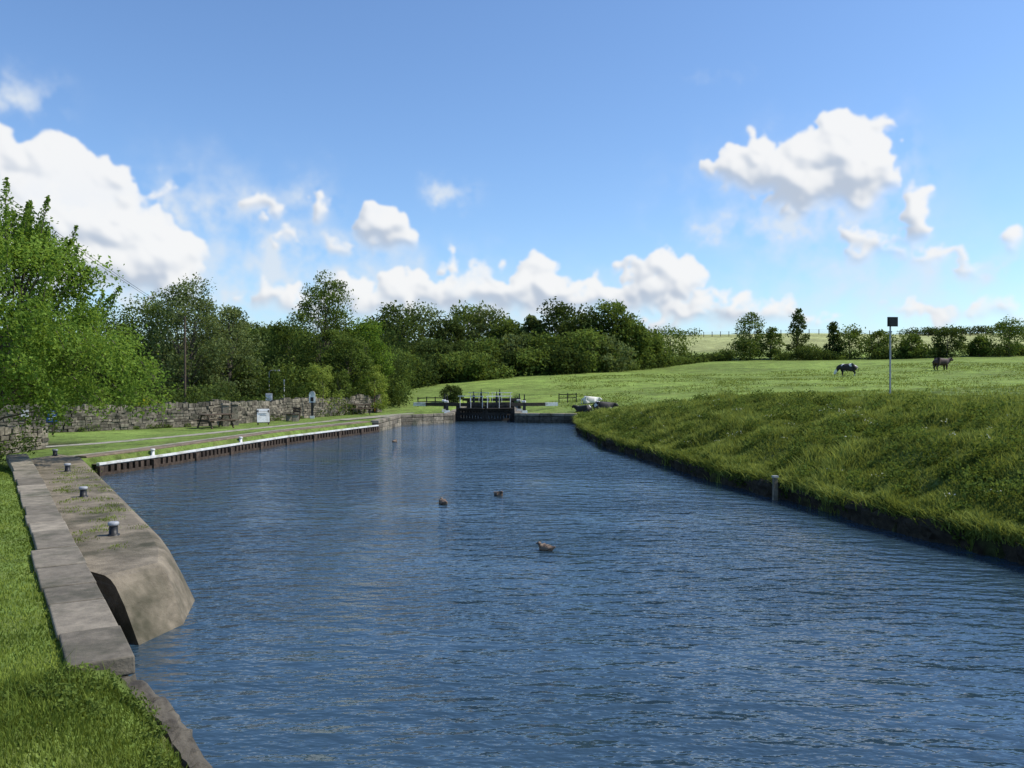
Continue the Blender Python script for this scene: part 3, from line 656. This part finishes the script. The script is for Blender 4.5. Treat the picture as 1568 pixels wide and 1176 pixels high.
def cow(px,d,mat,rz,graze=True,lie=False,sc=1.0):
    x=PX(px,d);z=gz1(x,d)
    if graze and not lie:hd=[(.98,0,.95),(1.2,0,.62),(1.32,0,.4),(1.42,0,.16)]
    elif lie and graze:hd=[(.98,0,1.15),(1.2,0,1.2),(1.38,0,1.12),(1.55,0,.98)]
    else:hd=[(.98,0,1.22),(1.2,0,1.36),(1.38,0,1.3),(1.58,0,1.14)]
    V=[(-.2,0,.98),(-.75,0,1.04),(.42,0,1.0),(.78,0,1.08)]+hd
    Rr=[(.50,.50),(.40,.42),(.44,.50),(.26,.38),(.18,.26),(.15,.17),(.15,.17),(.10,.11)]
    Ed=[(0,1),(0,2),(2,3),(3,4),(4,5),(5,6),(6,7)]
    def ch(par,pts,rr):
        p=par
        for a,r in zip(pts,rr):V.append(a);Rr.append(r);Ed.append((p,len(V)-1));p=len(V)-1
    dz=-.55 if lie else 0
    for s in(-1,1):
        if lie:
            ch(1,[(-.7,s*.36,.80),(-.3,s*.52,.70),(-.7,s*.55,.62)],[.22,.13,.08]);ch(2,[(.5,s*.32,.75),(.9,s*.36,.66),(.5,s*.38,.6)],[.16,.09,.07])
        else:
            ch(1,[(-.86,s*.24,.84),(-.68,s*.25,.62),(-.88,s*.25,.40),(-.82,s*.25,.12),(-.78,s*.25,.03)],[.24,.17,.10,.07,.08])
            ch(2,[(.52,s*.22,.74),(.50,s*.22,.40),(.52,s*.22,.12),(.55,s*.22,.03)],[.18,.10,.07,.08])
        h=hd[1];ch(5,[(h[0]-.02,s*.2,h[2]+.1),(h[0]-.04,s*.32,h[2]+.08)],[.06,.05])
    ch(1,[(-1.12,0,1.15),(-1.22,0,.85),(-1.2,0,.5)],[.06,.035,.06])
    return skin('cow',V,Ed,Rr,mat,(x,d,z+dz*sc),rz,sc)
cow(1297,98,fries,2.75);cow(1442,100,brown,.2,False,False)
cow(904,70,wh,.2,True,True,.66);cow(893,63.2,fries2,2.6,False,True,.62);cow(924,64,fries2,.2,True,True,.78)
duckm=hide('duck_feathers',(.07,.045,.028),(.19,.13,.085),.5,16)
for px,py,rz in((679,772,2.0),(763,759,-.9),(836,843,2.6),(604,677,1.2)):
    d=CH*F/(py-580);V=[(0,0,.04),(-.13,0,.055),(-.21,0,.09),(-.27,0,.115),(.11,0,.055),(.155,0,.10),(.17,0,.145),(.20,0,.165),(.245,0,.155),(.285,0,.15)]
    skin('duck',V,[(0,1),(1,2),(2,3),(0,4),(4,5),(5,6),(6,7),(7,8),(8,9)],[(.125,.105),(.105,.085),(.055,.04),(.02,.015),(.095,.085),(.055,.055),(.05,.05),(.052,.05),(.022,.018),(.02,.01)],duckm,(PX(px,d),d,0),rz,.78)
# ------------------------------------------------ sky
EL=math.radians(50);AZ=math.radians(86)
W_,H_=3200,1440;A0,A1=-62.,62.;E0,E1=-2.,54.;DP=(A1-A0)/W_
def fbm(beta,seed,lo=0):
    r=np.random.RandomState(seed).normal(size=(H_,W_));f=np.fft.rfft2(r)
    ky=np.fft.fftfreq(H_)[:,None]/DP;kx=np.fft.rfftfreq(W_)[None,:]/DP
    k=np.sqrt(ky**2+kx**2);k[0,0]=1e9;k=np.maximum(k,lo);o=np.fft.irfft2(f*k**(-beta),s=(H_,W_));return o/o.std()
def blur(a,sg):
    ky=np.fft.fftfreq(H_)[:,None];kx=np.fft.rfftfreq(W_)[None,:];return np.fft.irfft2(np.fft.rfft2(a)*np.exp(-2*(math.pi*sg)**2*(ky**2+kx**2)),s=(H_,W_))
n1=fbm(1.9,1,.12);n2=fbm(1.7,2,.5);n3=fbm(1.9,3,.3);n4=fbm(1.8,4,.3);n5=fbm(2.0,5,.06)
AA,EE=np.meshgrid(A0+(np.arange(W_)+.5)*DP,E0+(np.arange(H_)+.5)*(E1-E0)/H_)
WX=AA+n3*.34+n2*.13;WY=EE+n4*.28+n2*.13
Hm=np.zeros((H_,W_));rc=np.random.RandomState(11);DE=(E1-E0)/H_
def toang(px,py):return math.degrees(math.atan((px-784)/F)),math.degrees(math.atan((580-py)/math.hypot(F,px-784)))
def puff(a,e,r,hb):
    m=1.4;i0=max(0,int((e-r-m-E0)/DE));i1=min(H_,int((e+r+m-E0)/DE));j0=max(0,int((a-r-m-A0)/DP));j1=min(W_,int((a+r+m-A0)/DP))
    if i1<=i0 or j1<=j0:return
    q=r*r-(WX[i0:i1,j0:j1]-a)**2-(WY[i0:i1,j0:j1]-e)**2
    h=np.where(q>0,np.sqrt(np.maximum(q,0))+hb*np.clip(q/(r*r)*2.5,0,1),0);Hm[i0:i1,j0:j1]=np.maximum(Hm[i0:i1,j0:j1],h)
strong=[(20,250,60,40),(85,265,75,50),(150,285,60,45),(140,320,90,50),(70,340,140,70),(225,360,60,40),(240,385,90,40),(120,400,190,50),(190,420,140,30),(20,400,80,70),(280,410,50,26),(240,300,34,18),
(588,348,30,34),(600,372,50,24),(625,380,30,14),(540,452,36,26),(560,465,50,20),(640,438,44,24),(670,455,60,24),(715,445,50,26),(690,410,22,18),(775,440,50,30),(818,415,36,30),(845,440,40,28),(800,462,100,20),(480,470,50,14),(405,448,28,16),(400,465,50,16),
(985,412,34,24),(1015,408,34,28),(1045,425,34,28),(1010,445,70,28),(930,455,50,24),(960,470,70,18),(1130,482,50,16),(1165,474,36,14),(1090,470,30,16),(1050,480,60,18),
(1270,225,60,40),(1300,205,40,30),(1235,245,60,36),(1150,235,36,28),(1120,255,40,26),(1160,268,60,26),(1230,290,80,30),(1220,318,60,16),(1310,255,45,40),(1345,195,16,24),(1340,285,30,20),
(1315,370,36,22),(1345,382,50,20),(1400,320,28,30),(1405,350,30,30),(1385,378,40,20),(1450,395,40,14),(1490,400,50,14),(1545,470,40,12),(1510,480,30,10),(1555,365,14,22),(1180,500,60,8),(740,480,160,12),(560,490,120,12),
(440,462,34,16),(600,440,34,24),(620,462,60,20),(560,436,20,16),(738,418,24,18),(890,462,50,20),(905,440,24,18),(870,430,20,14),(1095,452,24,16),(1130,470,40,16),(1200,488,50,10),(1260,492,50,8),(1350,490,70,7),(1450,488,60,7),(1300,300,40,24),(1200,270,60,36),(1395,295,14,14),(1420,340,16,16),
(410,322,40,18),(385,316,20,14),(488,300,18,18),(496,325,14,16),(310,385,34,18),(440,362,20,12),(520,378,34,12),(1130,462,30,20),(1180,480,50,20),(1230,484,30,14),(1395,474,34,12),(1440,478,40,10),(1500,468,22,12),(1535,464,30,16),(1560,478,40,14)]
for px,py,rx,ry in strong:
    a,e=toang(px,py);c2=math.cos(math.radians(a))**2;rx_=rx/F*57.3*c2*1.05;ry_=ry/F*57.3*math.cos(math.radians(a))*1.08
    puff(a,e,min(rx_,ry_)*.7,ry_*.3)
    for k in range(int(16+rx*ry/55)):
        an=rc.uniform(0,2*math.pi);q=rc.uniform(0,1)**.5;dx=rx_*q*math.cos(an)*.85;dy=ry_*q*math.sin(an)*.85
        if dy<0:dy*=.6
        puff(a+dx,e+dy,ry_*rc.uniform(.16,.42)*(1.1-.35*q)+.08,ry_*.7*math.sqrt(max(0,1-q*q)))
gen=blur(np.clip(n5-.9,0,3)*(np.abs(AA)>38)*sst(3,8,EE)*1.5,3);Hm=np.maximum(Hm,gen)
Hs=blur(Hm,2.5);msk=sst(.03,.25,Hs)
edge=Hs+(.12*n2+.14*n1)*msk-.10
alpha=sst(0.0,.70,edge)*msk
gyA,gxA=np.gradient(blur(Hm,7));soft=sst(0.0,.03,gyA)
alpha=np.clip(alpha*(1-soft)+blur(alpha,8)*soft,0,1);alpha=np.clip(blur(alpha,1.3),0,1)*.97
alpha*=1-.25*sst(.3,1.6,n5+.5*n3)*sst(14,4,EE)
def shade(Hx,zs):
    gy,gx=np.gradient(Hx);gx/=DP;gy/=DE;l=1/np.sqrt(gx*gx+gy*gy+zs*zs);return (-gx*.50-gy*.70)*l+zs*.52*l
Hb=Hm+(.16*np.abs(n3)+.07*n2+.22*n4)*msk
sh=.50*shade(blur(Hb,4),1.1)+.28*shade(blur(Hb,10),.8)+.52*shade(blur(Hm,24),.5)+.04*n1
lum=sst(-.20,.90,sh);thin=1-sst(.2,.9,Hs);lum=np.clip(lum*(1-thin*.35)+thin*.28,0,1);lum=np.clip(blur(lum,1.8),0,1)
fa=np.zeros((H_,W_))
for px,py,rx,ry,w_ in[(40,150,60,28,.8),(250,300,60,26,.7),(340,325,60,24,.4),(410,318,55,28,.6),(490,305,30,34,.6),(510,372,90,24,.5),(440,365,40,20,.4),(690,298,36,18,.7),(1130,348,80,14,.6),(1375,250,40,60,.4),(1545,405,70,18,.6),(1420,480,70,12,.7),(1100,120,60,8,.15),(1240,340,110,16,.6),(260,440,160,34,.7),(600,440,200,50,.6),(1000,470,200,36,.6),(120,440,200,44,.7),(1240,290,170,70,.4),(760,470,300,30,.65),(1400,430,160,50,.3),(330,300,110,60,.25),(400,400,160,50,.4),(1300,380,160,60,.35)]:
    a,e=toang(px,py);c2=math.cos(math.radians(a));fa=1-(1-fa)*(1-w_*np.exp(-(((WX-a)/(rx/F*57.3*c2*c2))**2+((WY-e)/(ry/F*57.3*c2))**2)**1.1))
fa=np.clip(fa*np.clip(.62+.32*n3+.22*n1+.08*n2,0,2),0,.85);fa=np.clip(blur(fa,1.5),0,1)
ca_=np.clip(1-(1-alpha)*(1-fa),0,1);wt_=(alpha/np.maximum(ca_,1e-4))[...,None];lm_=lum[...,None]
col=(np.array([.50,.57,.68])*(1-lm_)+np.array([.93,.935,.94])*lm_)*wt_+np.array([.74,.81,.89])*(1-wt_)
ca_=ca_*sst(E0,E0+1.5,EE)*sst(0,3,A1-np.abs(AA))*sst(0,4,E1-EE)
img=bpy.data.images.new('generated_cloud_cover',W_,H_,alpha=True,float_buffer=True);img.colorspace_settings.name='Non-Color';img.alpha_mode='CHANNEL_PACKED'
img.pixels.foreach_set(np.concatenate([col,ca_[...,None]],2).astype(np.float32).ravel());img.update();img.pack()
w=bpy.data.worlds.new('World');scene.world=w;w.use_nodes=True;nt=w.node_tree;bg=nt.nodes['Background']
sky=nd(nt,'ShaderNodeTexSky',sky_type='NISHITA');sky.sun_disc=False;sky.sun_elevation=EL;sky.sun_rotation=AZ;sky.air_density=1.0;sky.dust_density=.5;sky.ozone_density=2.0
tc=nd(nt,'ShaderNodeTexCoord').outputs['Generated']
sp=nd(nt,'ShaderNodeSeparateXYZ');nt.links.new(tc,sp.inputs[0])
az=mth(nt,'ARCTAN2',sp.outputs[0],sp.outputs[1]);el=mth(nt,'ARCSINE',sp.outputs[2])
u=mrange(nt,az,math.radians(A0),math.radians(A1));v=mrange(nt,el,math.radians(E0),math.radians(E1))
cv=nd(nt,'ShaderNodeCombineXYZ');nt.links.new(u,cv.inputs[0]);nt.links.new(v,cv.inputs[1])
ti=nd(nt,'ShaderNodeTexImage');ti.image=img;ti.extension='EXTEND';ti.interpolation='Linear';nt.links.new(cv.outputs[0],ti.inputs[0])
tint=mixc(nt,1.0,sky.outputs[0],(1.27,1.52,1.80),'MULTIPLY')
cs=nd(nt,'ShaderNodeVectorMath',operation='SCALE');cs.inputs['Scale'].default_value=10;nt.links.new(ti.outputs[0],cs.inputs[0])
nt.links.new(mixc(nt,ti.outputs[1],tint,cs.outputs[0]),bg.inputs[0]);bg.inputs[1].default_value=.1
# ------------------------------------------------ sun, camera
sl=bpy.data.lights.new('sun','SUN');sl.energy=4.9;sl.angle=math.radians(.5);sl.color=(1,.95,.87);so=bpy.data.objects.new('sun',sl);scene.collection.objects.link(so)
dv=Vector((math.cos(EL)*math.sin(AZ),math.cos(EL)*math.cos(AZ),math.sin(EL)));so.rotation_euler=dv.to_track_quat('Z','Y').to_euler();so.location=(30,10,40)
cam=bpy.data.cameras.new('camera');cam.lens=36*F/1568;cam.sensor_width=36;cam.clip_end=6000;cam.clip_start=.05
co=bpy.data.objects.new('camera',cam);scene.collection.objects.link(co);co.location=(0,0,CH);co.rotation_euler=(math.radians(90-.36),0,0);scene.camera=co
scene.view_settings.view_transform='Standard';scene.view_settings.look='None';scene.view_settings.exposure=0
